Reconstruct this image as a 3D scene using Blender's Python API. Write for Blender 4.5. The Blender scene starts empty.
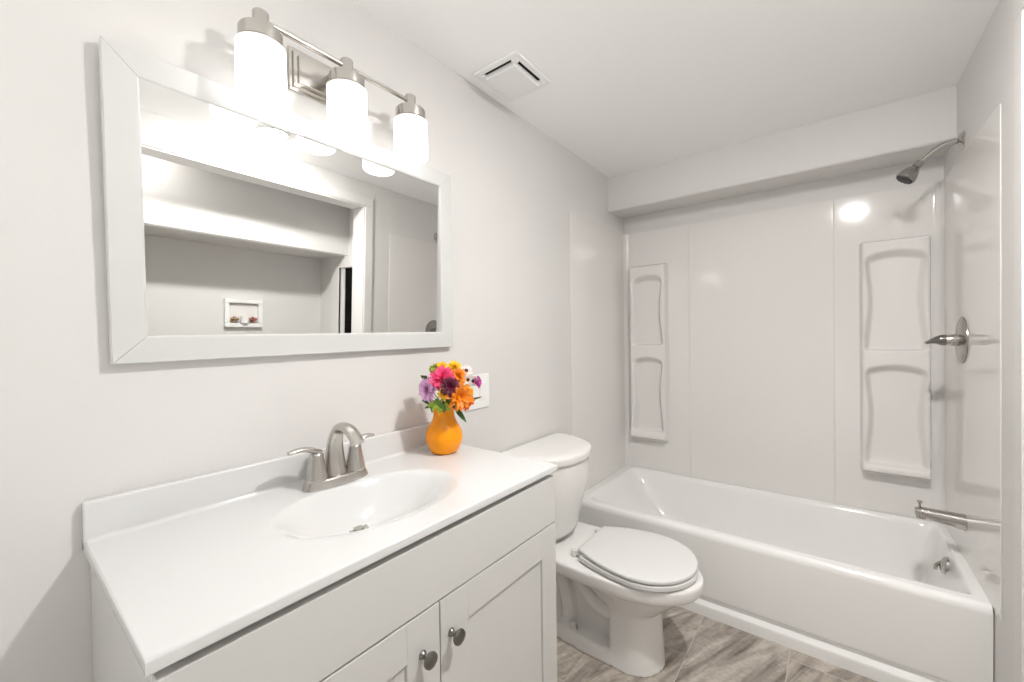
import bpy, bmesh, math, random
from mathutils import Vector, Matrix, noise

sc = bpy.context.scene
COL = sc.collection
PI = math.pi
random.seed(7)

# ------------------------------------------------------------------ camera
YAW, PITCH, ROLL, FPX = 0.6598, -0.011, -0.0142, 412.6
cam = bpy.data.cameras.new('camera')
cam.sensor_width = 36.0
cam.lens = FPX * 36.0 / 1024.0
cam.clip_start = 0.02
camo = bpy.data.objects.new('camera', cam)
COL.objects.link(camo)
F = Vector((-math.sin(YAW), math.cos(YAW), 0)); Rv = Vector((math.cos(YAW), math.sin(YAW), 0)); Uv = Vector((0, 0, 1))
F2 = F * math.cos(PITCH) + Uv * math.sin(PITCH)
U2 = Uv * math.cos(PITCH) - F * math.sin(PITCH)
R2 = Rv * math.cos(ROLL) + U2 * math.sin(ROLL)
U3 = U2 * math.cos(ROLL) - Rv * math.sin(ROLL)
m = Matrix(((R2.x, U3.x, -F2.x, 1.1177), (R2.y, U3.y, -F2.y, 0.0), (R2.z, U3.z, -F2.z, 1.2592), (0, 0, 0, 1)))
camo.matrix_world = m
sc.camera = camo

# ------------------------------------------------------------------ world, exposure
wd = bpy.data.worlds.new('world'); sc.world = wd; wd.use_nodes = True
wd.node_tree.nodes['Background'].inputs[0].default_value = (0.52, 0.515, 0.50, 1)
WORLD_POWER = 1.2
wd.node_tree.nodes['Background'].inputs[1].default_value = WORLD_POWER    # added fill light, entering by the doorway behind the camera
# invented fill gradient: brightest from steeply below, to lift the ceiling
_nt = wd.node_tree; _tc = _nt.nodes.new('ShaderNodeTexCoord'); _sp = _nt.nodes.new('ShaderNodeSeparateXYZ'); _cr = _nt.nodes.new('ShaderNodeValToRGB')
_nt.links.new(_tc.outputs['Generated'], _sp.inputs[0]); _mr = _nt.nodes.new('ShaderNodeMapRange')
_mr.inputs['From Min'].default_value = -0.70; _mr.inputs['From Max'].default_value = -0.10
_nt.links.new(_sp.outputs['Z'], _mr.inputs['Value']); _nt.links.new(_mr.outputs[0], _cr.inputs['Fac'])
_cr.color_ramp.elements[0].color = (3.4, 3.36, 3.28, 1); _cr.color_ramp.elements[1].color = (0.42, 0.415, 0.405, 1)
_nt.links.new(_cr.outputs['Color'], _nt.nodes['Background'].inputs[0])
sc.view_settings.view_transform = 'Standard'
sc.view_settings.look = 'None'
sc.view_settings.exposure = 0.07
sc.view_settings.gamma = 1.0
sc.view_settings.use_curve_mapping = False
SHADE_POWER = 4.0
DOWN_POWER = 720.0
NOOK_FILL_POWER = 120.0

# ------------------------------------------------------------------ key sizes of the room (metres)
W = 1.524; YB = 2.7065; H = 2.2586; YF = -0.75
SOFZ = 2.040; SOFY = 2.4588
TUBZ = 0.3707; TUBY = 1.9657; PANZ = 1.938
CZ = 0.887                      # countertop height
VY0, VY1, VX = 0.111, 1.0215, 0.4853

# ------------------------------------------------------------------ materials
def mat(name, col, rough=0.5, metal=0.0, spec=0.5, coat=0.0, coat_rough=0.05, emit=None, estr=0.0, bump=0.0, bscale=200.0, vary=0.0, vscale=3.0, sss=0.0):
    mm = bpy.data.materials.new(name); mm.use_nodes = True
    nt = mm.node_tree; b = nt.nodes['Principled BSDF']
    b.inputs['Base Color'].default_value = (*col, 1)
    b.inputs['Roughness'].default_value = rough
    b.inputs['Metallic'].default_value = metal
    b.inputs['Specular IOR Level'].default_value = spec
    b.inputs['Coat Weight'].default_value = coat
    b.inputs['Coat Roughness'].default_value = coat_rough
    if emit:
        b.inputs['Emission Color'].default_value = (*emit, 1); b.inputs['Emission Strength'].default_value = estr
    tc = nt.nodes.new('ShaderNodeTexCoord')
    if bump:
        n = nt.nodes.new('ShaderNodeTexNoise'); n.inputs['Scale'].default_value = bscale; n.inputs['Detail'].default_value = 3
        nt.links.new(tc.outputs['Object'], n.inputs['Vector'])
        bp = nt.nodes.new('ShaderNodeBump'); bp.inputs['Strength'].default_value = bump; bp.inputs['Distance'].default_value = 0.002
        nt.links.new(n.outputs['Fac'], bp.inputs['Height']); nt.links.new(bp.outputs['Normal'], b.inputs['Normal'])
    if vary:
        n2 = nt.nodes.new('ShaderNodeTexNoise'); n2.inputs['Scale'].default_value = vscale; n2.inputs['Detail'].default_value = 4
        nt.links.new(tc.outputs['Object'], n2.inputs['Vector'])
        r = nt.nodes.new('ShaderNodeValToRGB')
        r.color_ramp.elements[0].position = 0.3; r.color_ramp.elements[1].position = 0.7
        r.color_ramp.elements[0].color = (*[max(0, c * (1 - vary)) for c in col], 1)
        r.color_ramp.elements[1].color = (*[min(1, c * (1 + vary)) for c in col], 1)
        nt.links.new(n2.outputs['Fac'], r.inputs['Fac']); nt.links.new(r.outputs['Color'], b.inputs['Base Color'])
    return mm

M = {}
M['wall'] = mat('wall_paint', (0.715, 0.701, 0.684), 0.55, bump=0.12, bscale=260, vary=0.012)
M['ceil'] = mat('ceiling_paint', (0.95, 0.948, 0.945), 0.7, bump=0.08, bscale=220)
M['trim'] = mat('trim_paint', (0.74, 0.725, 0.71), 0.5, vary=0.01)
M['acrylic'] = mat('shower_acrylic', (0.81, 0.788, 0.768), 0.09, spec=0.5, vary=0.008)
M['tub'] = mat('tub_enamel', (0.87, 0.863, 0.845), 0.10, spec=0.45, vary=0.006)
M['marble'] = mat('cultured_marble', (0.69, 0.692, 0.688), 0.14, spec=0.4, vary=0.006)
M['cab'] = mat('cabinet_lacquer', (0.64, 0.634, 0.612), 0.32, vary=0.008)
M['frame'] = mat('mirror_frame_white', (0.65, 0.652, 0.642), 0.3, vary=0.006)
M['porc'] = mat('porcelain', (0.83, 0.815, 0.795), 0.07, spec=0.5, vary=0.005)
M['seat'] = mat('toilet_seat_plastic', (0.73, 0.73, 0.715), 0.22, vary=0.005)
M['mirror'] = mat('mirror_glass', (0.88, 0.885, 0.87), 0.0, metal=1.0)
M['nickel'] = mat('brushed_nickel', (0.56, 0.535, 0.50), 0.26, metal=1.0, bump=0.03, bscale=600)
M['chrome'] = mat('dark_chrome', (0.50, 0.48, 0.455), 0.14, metal=1.0, vary=0.02)
M['nickeldark'] = mat('dark_nickel', (0.36, 0.345, 0.325), 0.24, metal=1.0, vary=0.03, vscale=30)
M['gun'] = mat('gunmetal', (0.22, 0.21, 0.195), 0.28, metal=1.0, vary=0.05, vscale=40)
M['black'] = mat('black_rubber', (0.035, 0.035, 0.034), 0.45, vary=0.1, vscale=60)
M['void'] = mat('vent_shade', (0.012, 0.012, 0.012), 0.8, vary=0.2)  # near-black colour painted for the shade behind the grille
M['doorshade'] = mat('doorway_shade_black', (0.010, 0.009, 0.008), 1.0, spec=0.0, vary=0.25, vscale=8)  # black without gloss: shade of the unlit doorway put into the colour
M['plastic'] = mat('white_plastic', (0.86, 0.86, 0.85), 0.3, vary=0.005)
M['brass'] = mat('brass', (0.55, 0.38, 0.2), 0.3, metal=1.0, vary=0.1, vscale=30)
M['redplastic'] = mat('red_plastic', (0.35, 0.1, 0.07), 0.4, vary=0.1)
M['grout'] = mat('caulk', (0.55, 0.53, 0.5), 0.6, vary=0.03)
M['vase'] = mat('orange_glass', (0.97, 0.32, 0.001), 0.10, spec=0.35, coat=0.0, vary=0.07, vscale=14)
M['leaf'] = mat('leaf_green', (0.10, 0.22, 0.025), 0.45, vary=0.45, vscale=45)
M['leafdark'] = mat('leaf_dark_green', (0.035, 0.10, 0.015), 0.45, vary=0.4, vscale=45)
M['lime'] = mat('lime_leaf', (0.36, 0.50, 0.04), 0.45, vary=0.35, vscale=50)
M['stem'] = mat('stem_green', (0.12, 0.22, 0.04), 0.5, vary=0.2, vscale=40)
for nm, c in dict(hotpink=(0.80, 0.05, 0.17), lavender=(0.86, 0.50, 0.78), burgundy=(0.12, 0.004, 0.03), orange=(0.90, 0.24, 0.008),
                  deeporange=(0.85, 0.14, 0.006), gold=(0.92, 0.50, 0.012), white=(0.74, 0.66, 0.62), magenta=(0.50, 0.02, 0.26),
                  olive=(0.30, 0.32, 0.03), darkeye=(0.05, 0.008, 0.02), amber=(0.5, 0.25, 0.02)).items():
    M[nm] = mat('petal_' + nm, c, 0.5, vary=0.22, vscale=60)

def shade_material():
    mm = bpy.data.materials.new('frosted_lit_glass'); mm.use_nodes = True
    nt = mm.node_tree; b = nt.nodes['Principled BSDF']
    b.inputs['Base Color'].default_value = (0.9, 0.89, 0.87, 1); b.inputs['Roughness'].default_value = 0.35
    tc = nt.nodes.new('ShaderNodeTexCoord'); sp = nt.nodes.new('ShaderNodeSeparateXYZ')
    nt.links.new(tc.outputs['Object'], sp.inputs[0])
    mr = nt.nodes.new('ShaderNodeMapRange')                      # the lit bulb sits low inside the frosted glass
    mr.inputs['From Min'].default_value = -0.120; mr.inputs['From Max'].default_value = 0.0
    mr.inputs['To Min'].default_value = 1.0; mr.inputs['To Max'].default_value = 0.0
    nt.links.new(sp.outputs['Z'], mr.inputs['Value'])
    cr = nt.nodes.new('ShaderNodeValToRGB'); e = cr.color_ramp.elements
    e[0].position = 0.0; e[0].color = (0.13, 0.13, 0.13, 1)
    e[1].position = 1.0; e[1].color = (0.45, 0.45, 0.45, 1)
    k = e.new(0.32); k.color = (0.16, 0.16, 0.16, 1)
    k = e.new(0.62); k.color = (1, 1, 1, 1)
    nt.links.new(mr.outputs[0], cr.inputs['Fac'])
    mu = nt.nodes.new('ShaderNodeMath'); mu.operation = 'MULTIPLY'; mu.inputs[1].default_value = SHADE_POWER
    nt.links.new(cr.outputs['Color'], mu.inputs[0])
    b.inputs['Emission Color'].default_value = (1.0, 0.982, 0.96, 1)
    nt.links.new(mu.outputs[0], b.inputs['Emission Strength'])
    return mm
M['shade'] = shade_material()
M['bulb'] = mat('lit_bulb', (0.9, 0.9, 0.9), 0.4, emit=(1, 0.982, 0.96), estr=5)
M['lens'] = mat('lit_lens', (0.9, 0.9, 0.9), 0.4, emit=(1, 0.982, 0.96), estr=DOWN_POWER)
M['lens_nook'] = mat('nook_fill_lens', (0.9, 0.9, 0.9), 0.4, emit=(1, 0.982, 0.96), estr=NOOK_FILL_POWER)

def tile_material():
    mm = bpy.data.materials.new('stone_plank_tile'); mm.use_nodes = True
    nt = mm.node_tree; b = nt.nodes['Principled BSDF']; L = nt.links.new
    b.inputs['Roughness'].default_value = 0.42
    tc = nt.nodes.new('ShaderNodeTexCoord'); mp = nt.nodes.new('ShaderNodeMapping')
    # long side of each tile runs towards the tub: brick x axis = world y
    mp.inputs['Rotation'].default_value = (0, 0, -PI / 2)
    L(tc.outputs['Object'], mp.inputs['Vector'])
    sep = nt.nodes.new('ShaderNodeSeparateXYZ'); L(tc.outputs['Object'], sep.inputs[0])
    def math_(op, a, bb=None, c=None):
        n = nt.nodes.new('ShaderNodeMath'); n.operation = op
        for i, v in enumerate((a, bb, c)):
            if v is None: continue
            if isinstance(v, (int, float)): n.inputs[i].default_value = v
            else: L(v, n.inputs[i])
        return n.outputs[0]
    TW, TL = 0.32, 0.61
    cx = math_('DIVIDE', math_('SUBTRACT', sep.outputs['X'], 0.020), TW)
    col = math_('FLOOR', cx)
    fx = math_('SUBTRACT', cx, col)
    off = math_('MULTIPLY', math_('MODULO', math_('ADD', col, 30.0), 3.0), 0.36)
    cyv = math_('ADD', math_('DIVIDE', math_('SUBTRACT', sep.outputs['Y'], 1.893), TL), math_('SUBTRACT', off, 0.0))
    row = math_('FLOOR', cyv)
    fy = math_('SUBTRACT', cyv, row)
    # distance to the tile edge in metres
    ex = math_('MULTIPLY', math_('MINIMUM', fx, math_('SUBTRACT', 1.0, fx)), TW)
    ey = math_('MULTIPLY', math_('MINIMUM', fy, math_('SUBTRACT', 1.0, fy)), TL)
    ed = math_('MINIMUM', ex, ey)
    grout = math_('LESS_THAN', ed, 0.0016)
    # each tile gets its own patch of stone
    cmb = nt.nodes.new('ShaderNodeCombineXYZ')
    L(math_('MULTIPLY', col, 3.71), cmb.inputs[0]); L(math_('MULTIPLY', row, 7.13), cmb.inputs[1]); L(math_('ADD', math_('MULTIPLY', col, 1.9), row), cmb.inputs[2])
    va = nt.nodes.new('ShaderNodeVectorMath'); va.operation = 'ADD'
    L(tc.outputs['Object'], va.inputs[0]); L(cmb.outputs[0], va.inputs[1])
    m2 = nt.nodes.new('ShaderNodeMapping'); m2.vector_type = 'TEXTURE'; m2.inputs['Rotation'].default_value = (0, 0, math.radians(68)); m2.inputs['Scale'].default_value = (0.42, 0.085, 0.25)
    L(va.outputs[0], m2.inputs['Vector'])
    nz = nt.nodes.new('ShaderNodeTexNoise'); nz.inputs['Scale'].default_value = 1.0; nz.inputs['Detail'].default_value = 9; nz.inputs['Roughness'].default_value = 0.60; nz.inputs['Distortion'].default_value = 1.6
    L(m2.outputs[0], nz.inputs['Vector'])
    cr = nt.nodes.new('ShaderNodeValToRGB'); e = cr.color_ramp.elements
    e[0].position = 0.30; e[0].color = (0.13, 0.105, 0.085, 1)
    e[1].position = 0.72; e[1].color = (0.70, 0.60, 0.53, 1)
    k = e.new(0.40); k.color = (0.27, 0.225, 0.185, 1)
    k = e.new(0.52); k.color = (0.42, 0.36, 0.30, 1)
    k = e.new(0.62); k.color = (0.54, 0.48, 0.415, 1)
    L(nz.outputs['Fac'], cr.inputs['Fac'])
    nz2 = nt.nodes.new('ShaderNodeTexNoise'); nz2.inputs['Scale'].default_value = 55; nz2.inputs['Detail'].default_value = 5
    L(va.outputs[0], nz2.inputs['Vector'])
    mx = nt.nodes.new('ShaderNodeMix'); mx.data_type = 'RGBA'; mx.blend_type = 'OVERLAY'; mx.inputs['Factor'].default_value = 0.35
    L(cr.outputs['Color'], mx.inputs['A']); L(nz2.outputs['Fac'], mx.inputs['B'])
    hs = nt.nodes.new('ShaderNodeHueSaturation'); hs.inputs['Saturation'].default_value = 0.85
    wn = nt.nodes.new('ShaderNodeTexWhiteNoise'); L(cmb.outputs[0], wn.inputs['Vector'])
    L(math_('ADD', math_('MULTIPLY', wn.outputs['Value'], 0.3), 0.85), hs.inputs['Value'])
    L(mx.outputs['Result'], hs.inputs['Color'])
    mg = nt.nodes.new('ShaderNodeMix'); mg.data_type = 'RGBA'
    L(grout, mg.inputs['Factor']); L(hs.outputs['Color'], mg.inputs['A']); mg.inputs['B'].default_value = (0.50, 0.45, 0.40, 1)
    L(mg.outputs['Result'], b.inputs['Base Color'])
    bp = nt.nodes.new('ShaderNodeBump'); bp.inputs['Strength'].default_value = 0.35; bp.inputs['Distance'].default_value = 0.002
    hh = math_('SUBTRACT', math_('MULTIPLY', nz.outputs['Fac'], 0.3), grout)
    L(hh, bp.inputs['Height']); L(bp.outputs['Normal'], b.inputs['Normal'])
    return mm
M['tile'] = tile_material()

# ------------------------------------------------------------------ mesh helpers (all take world coordinates)
ORG = {}                                                        # world origin of every object made
def obj(name, bm, material, parent=None, sharp=35, loc=None, doubles=True):
    if doubles: bmesh.ops.remove_doubles(bm, verts=bm.verts, dist=1e-5)
    bmesh.ops.recalc_face_normals(bm, faces=bm.faces)
    o0 = ORG[parent] if parent else (Vector(loc) if loc else Vector((0, 0, 0)))
    lo = Vector(loc) if loc else o0
    bmesh.ops.translate(bm, verts=bm.verts, vec=-lo)
    for f in bm.faces: f.smooth = True
    for e in bm.edges:
        if len(e.link_faces) == 2 and e.calc_face_angle(0) > math.radians(sharp): e.smooth = False
    me = bpy.data.meshes.new(name); bm.to_mesh(me); bm.free()
    me.materials.append(material)
    o = bpy.data.objects.new(name, me); COL.objects.link(o)
    if parent: o.parent = parent; o.location = lo - o0
    else: o.location = lo
    ORG[o] = lo
    if sharp <= 60:
        wn = o.modifiers.new('weighted_normals', 'WEIGHTED_NORMAL'); wn.keep_sharp = True; wn.weight = 50
    return o
def tag(o, label, cat, group=None):
    o['label'] = label; o['category'] = cat
    if group: o['group'] = group
    return o
def thing(name, label, cat, loc, group=None):
    o = bpy.data.objects.new(name, None); COL.objects.link(o)
    o.location = loc; o.empty_display_size = 0.05; ORG[o] = Vector(loc)
    return tag(o, label, cat, group)
def struct(name, bm, material, sharp=35):
    o = obj(name, bm, material, sharp=sharp); o['kind'] = 'structure'; return o

def box(bm, x0, x1, y0, y1, z0, z1, bev=0.0, seg=2, Mx=None):
    b2 = bmesh.new()
    vs = [b2.verts.new((x, y, z)) for x in (x0, x1) for y in (y0, y1) for z in (z0, z1)]
    for q in ((0, 1, 3, 2), (4, 6, 7, 5), (0, 4, 5, 1), (2, 3, 7, 6), (0, 2, 6, 4), (1, 5, 7, 3)):
        b2.faces.new([vs[i] for i in q])
    if bev: bmesh.ops.bevel(b2, geom=b2.edges[:], offset=bev, segments=seg, profile=0.5, affect='EDGES')
    if Mx: bmesh.ops.transform(b2, matrix=Mx, verts=b2.verts)
    merge(bm, b2)
def merge(bm, b2):
    bmesh.ops.recalc_face_normals(b2, faces=b2.faces)
    me = bpy.data.meshes.new('tmp'); b2.to_mesh(me); b2.free(); bm.from_mesh(me); bpy.data.meshes.remove(me)
def frame_of(axis):
    a = Vector(axis).normalized()
    h = Vector((0, 0, 1)) if abs(a.z) < 0.9 else Vector((0, 1, 0))
    u = a.cross(h).normalized(); v = a.cross(u).normalized()
    return a, u, v
def lathe(bm, prof, origin, axis=(0, 0, 1), n=32, sx=1.0, sy=1.0):
    """prof: (radius, distance along the axis); radius 0 closes the end"""
    b2 = bmesh.new(); a, u, v = frame_of(axis); O = Vector(origin); rings = []
    for r, h in prof:
        if r <= 1e-7: rings.append([b2.verts.new(O + a * h)])
        else: rings.append([b2.verts.new(O + a * h + u * r * sx * math.cos(2 * PI * i / n) + v * r * sy * math.sin(2 * PI * i / n)) for i in range(n)])
    for A, B in zip(rings, rings[1:]):
        for i in range(n):
            j = (i + 1) % n
            if len(A) == 1 and len(B) == 1: continue
            if len(A) == 1: b2.faces.new((A[0], B[i], B[j]))
            elif len(B) == 1: b2.faces.new((A[i], A[j], B[0]))
            else: b2.faces.new((A[i], A[j], B[j], B[i]))
    merge(bm, b2)
def spline(pts, n=8):
    P = [Vector(p) for p in pts]; out = []
    for i in range(len(P) - 1):
        p0 = P[max(i - 1, 0)]; p1 = P[i]; p2 = P[i + 1]; p3 = P[min(i + 2, len(P) - 1)]
        for k in range(n):
            t = k / n
            out.append(0.5 * ((2 * p1) + (p2 - p0) * t + (2 * p0 - 5 * p1 + 4 * p2 - p3) * t * t + (3 * p1 - p0 - 3 * p2 + p3) * t ** 3))
    out.append(P[-1]); return out
def tube(bm, pts, rad, n=16, cap=True, flat=None, up=None):
    """sweep of an ellipse; rad is a number or one per point; flat = ratio of the second half-axis (number or list)"""
    b2 = bmesh.new(); N = len(pts); P = [Vector(p) for p in pts]
    rad = [rad] * N if isinstance(rad, (int, float)) else list(rad)
    fl = [1.0] * N if flat is None else ([flat] * N if isinstance(flat, (int, float)) else list(flat))
    prev = None; rings = []
    for i in range(N):
        t = (P[min(i + 1, N - 1)] - P[max(i - 1, 0)]).normalized()
        if prev is None:
            u = Vector(up) if up else frame_of(t)[1]
        else: u = prev
        u = (u - t * u.dot(t)).normalized(); prev = u; v = t.cross(u)
        rings.append([b2.verts.new(P[i] + u * rad[i] * math.cos(2 * PI * k / n) + v * rad[i] * fl[i] * math.sin(2 * PI * k / n)) for k in range(n)])
    for A, B in zip(rings, rings[1:]):
        for k in range(n): b2.faces.new((A[k], A[(k + 1) % n], B[(k + 1) % n], B[k]))
    if cap: b2.faces.new(rings[0]); b2.faces.new(rings[-1][::-1])
    merge(bm, b2)
def loft(bm, rings, cap0=True, cap1=True):
    b2 = bmesh.new(); R = [[b2.verts.new(p) for p in r] for r in rings]; n = len(R[0])
    for A, B in zip(R, R[1:]):
        for k in range(n): b2.faces.new((A[k], A[(k + 1) % n], B[(k + 1) % n], B[k]))
    if cap0: b2.faces.new(R[0])
    if cap1: b2.faces.new(R[-1][::-1])
    merge(bm, b2)
def extrude(bm, poly, vec):
    b2 = bmesh.new(); v = Vector(vec)
    A = [b2.verts.new(p) for p in poly]; B = [b2.verts.new(Vector(p) + v) for p in poly]
    b2.faces.new(A); b2.faces.new(B[::-1]); n = len(A)
    for k in range(n): b2.faces.new((A[k], A[(k + 1) % n], B[(k + 1) % n], B[k]))
    merge(bm, b2)
def grid(bm, us, vs, fn):
    b2 = bmesh.new(); G = [[b2.verts.new(fn(u, v)) for v in vs] for u in us]
    for i in range(len(us) - 1):
        for j in range(len(vs) - 1): b2.faces.new((G[i][j], G[i + 1][j], G[i + 1][j + 1], G[i][j + 1]))
    merge(bm, b2)
def lin(a, b, n): return [a + (b - a) * i / (n - 1) for i in range(n)]
def sstep(t): t = max(0.0, min(1.0, t)); return t * t * (3 - 2 * t)
def B(): return bmesh.new()

# ================================================================== THE ROOM
XN = 2.25; YS = 1.765; JX = 1.65; OY0, OY1, OZ = 0.16, 1.69, 2.10
b = B(); box(b, -0.12, XN + 0.12, YF - 0.12, YB + 0.12, -0.10, 0.0); struct('floor', b, M['tile'])
b = B(); box(b, -0.12, XN + 0.12, YF - 0.12, YB + 0.12, H, H + 0.1); struct('ceiling', b, M['ceil'])
b = B(); box(b, -0.12, 0.0, YF - 0.12, YB + 0.12, 0, H); struct('wall_left', b, M['wall'])
b = B(); box(b, 0.0, W, YB, YB + 0.12, 0, H); struct('wall_back', b, M['wall'])
b = B(); EX0, EX1, EZ = 0.12, 1.46, 2.12
box(b, 0.0, EX0, YF - 0.12, YF, 0, H); box(b, EX1, XN, YF - 0.12, YF, 0, H); box(b, EX0, EX1, YF - 0.12, YF, EZ, H); struct('wall_front', b, M['wall'])  # unseen wall; its doorway is added to admit the fill light
b = B()
box(b, W, JX, YF, OY0, 0, H); box(b, W, JX, OY1, YB + 0.12, 0, H); box(b, W, JX, OY0, OY1, OZ, H)
struct('wall_right', b, M['wall'])
# soffit over the tub: rounded lower corner
b = B(); r = 0.012
prof = [(SOFY, H), (SOFY, SOFZ + r)] + [(SOFY + r - r * math.cos(a), SOFZ + r - r * math.sin(a)) for a in lin(0, PI / 2, 6)[1:]] + [(YB, SOFZ + 0.012), (YB, H)]
extrude(b, [(0.0, y, z) for y, z in prof], (W, 0, 0)); struct('wall_soffit', b, M['wall'])
# laundry nook seen in the mirror
b = B(); box(b, XN, XN + 0.12, YF, YS + 0.12, 0, H); struct('wall_nook', b, M['wall'])
DX0, DX1, DZ = 1.655, 1.895, 1.69
b = B(); box(b, DX1, XN, YS, YS + 0.12, 0, H); box(b, JX, DX1, YS, YS + 0.12, DZ, H); struct('wall_nook_side', b, M['wall'])
b = B(); box(b, JX, XN, YF, YF + 0.06, 0, H); struct('wall_nook_near', b, M['wall'])
b = B(); prof = [(1.85, H), (1.85, 1.785), (1.86, 1.775), (XN, 1.775), (XN, H)]
extrude(b, [(x, YF + 0.06, z) for x, z in prof], (0, YS - YF - 0.06, 0)); struct('wall_nook_soffit', b, M['wall'])
b = B(); box(b, DX0, DX1 - 0.001, YS + 0.002, YS + 0.04, 0, DZ - 0.001)
for zz in (0.45, 0.9, 1.35): box(b, DX0 + 0.02, DX1 - 0.02, YS - 0.004, YS + 0.002, zz - 0.18, zz + 0.18, 0.003, 1)
struct('doorway_shade', b, M['doorshade'])  # black slab stands in for the shade of a dark doorway
b = B(); box(b, DX1, DX1 + 0.05, YS - 0.008, YS - 0.0005, 0, DZ, 0.002)
box(b, DX1 + 0.05, DX1 + 0.16, YS - 0.022, YS - 0.0005, 0, DZ + 0.09, 0.004)
box(b, DX0, DX1 + 0.05, YS - 0.022, YS - 0.0005, DZ, DZ + 0.09, 0.004); struct('trim_1', b, M['trim'])
# white casing and jamb of the wide opening in the right wall
b = B()
for (a0, a1) in ((OY1, OY1 - 0.014), (OY0, OY0 + 0.014)):
    box(b, W - 0.004, JX + 0.004, min(a0, a1), max(a0, a1), 0, OZ, 0.002)
box(b, W - 0.004, JX + 0.004, OY0, OY1, OZ - 0.014, OZ, 0.002)
CW = 0.056
for (a0, a1, q) in ((OY1 - 0.004, OY1 + CW, 1), (OY0 - CW, OY0 + 0.004, -1)):
    box(b, W - 0.011, W - 0.0005, a0, a1, 0, OZ - 0.004, 0.003)
box(b, W - 0.011, W - 0.0005, OY0 - CW, OY1 + CW, OZ - 0.004, OZ + CW, 0.003)
struct('trim_2', b, M['trim'])

# ================================================================== SHOWER SURROUND
T0 = 0.0035
def corner_panel(name, label, right, yfront, seam):
    """wing on the side wall, rounded corner, wing on the back wall with the moulded shelf tower"""
    sx = -1 if right else 1; X0 = W if right else 0.0
    rad = 0.035
    P = [(0.0006, yfront), (T0 * 0.5, yfront - 0.0), (T0, yfront + 0.003), (T0, YB - T0 - rad)]
    P += [(T0 + rad - rad * math.cos(a), YB - T0 - rad + rad * math.sin(a)) for a in lin(0, PI / 2, 9)[1:]]
    wid = abs(seam - X0)
    P += [(wid - 0.004, YB - T0), (wid, YB - T0 + 0.003), (wid, YB - 0.0006), (0.0006, YB - 0.0006)]
    root = thing(name, label, 'shower panel', (X0 + sx * wid / 2, YB - 0.01, TUBZ + 0.001))
    bb = B(); extrude(bb, [(X0 + sx * x, y, TUBZ + 0.001) for x, y in P], (0, 0, PANZ - TUBZ)); 
    obj('panel', bb, M['acrylic'], root, sharp=50)
    return root
pl_ = corner_panel('shower_corner_panel', 'glossy white shower corner panel left of the plain centre panel, behind the toilet', False, 1.9608, 0.4175)
pr_ = corner_panel('shower_corner_panel', 'glossy white shower corner panel carrying the metal shower valve and tub spout', True, 1.8968, 1.1265)
b = B()
P = [(0.4182, YB - 0.0006), (0.4182, YB - T0), (0.424, YB - 0.0055), (1.120, YB - 0.0055), (1.1258, YB - T0), (1.1258, YB - 0.0006)]
extrude(b, [(x, y, TUBZ + 0.001) for x, y in P], (0, 0, PANZ - TUBZ))
tag(obj('shower_centre_panel', b, M['acrylic'], loc=(0.77, YB - 0.005, TUBZ + 0.001)), 'plain flat white shower panel in the middle of the back wall above the tub', 'shower panel')

def shelf_tower(root, x0, x1, z0, z1, niches):
    yb = YB - T0; DEP = 0.056
    def edge(d, w): return sstep(d / w)
    def hourglass(x, z, n):
        nx0, nx1, nz0, nz1 = n
        cx = (nx0 + nx1) / 2; hw = (nx1 - nx0) / 2; t = (z - nz0) / (nz1 - nz0)
        waist = 0.016 * math.sin(PI * max(0, min(1, t))) ** 2
        dx = hw - waist - abs(x - cx)
        arch = 0.030 * ((x - cx) / hw) ** 2
        dz = min(z - nz0 - 0.004 * ((x - cx) / hw) ** 2, nz1 - arch - z)
        if dx <= 0 or dz <= 0: return -1
        top = (nz1 - arch - z) < (z - nz0)
        a_ = dx / 0.028; c_ = dz / (0.042 if top else 0.016)
        if a_ < 1 and c_ < 1: return 1 - math.hypot(1 - a_, 1 - c_)
        return min(a_, c_)
    def depth(x, z):
        bot = z0 + 0.012 * (1 - ((x - (x0 + x1) / 2) / ((x1 - x0) / 2)) ** 2) * 0
        h = edge(x - x0, 0.014) * edge(x1 - x, 0.014) * edge(z1 - z, 0.014) * edge(z - bot, 0.03)
        h *= 1 + 0.25 * math.exp(-((z - z0 - 0.035) / 0.035) ** 2)
        for n in niches:
            s = hourglass(x, z, n)
            if s > 0:
                # steep at the arched head and the sill, softer at the sides
                h -= 0.78 * edge(s, 1.0)
                # the sill pushes forward as a small shelf
        return DEP * h
    us = lin(x0, x1, 66); vs = lin(z0, z1, 236)
    bb = B(); grid(bb, us, vs, lambda x, z: (x, yb + 0.0008 - depth(x, z), z))
    return obj('shelf_tower', bb, M['acrylic'], root, sharp=80)
shelf_tower(pl_, 0.045, 0.292, 0.562, 1.716, [(0.064, 0.274, 1.185, 1.650), (0.064, 0.274, 0.625, 1.120)])
shelf_tower(pr_, 1.226, 1.482, 0.556, 1.702, [(1.236, 1.474, 1.160, 1.650), (1.236, 1.474, 0.606, 1.105)])

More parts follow.
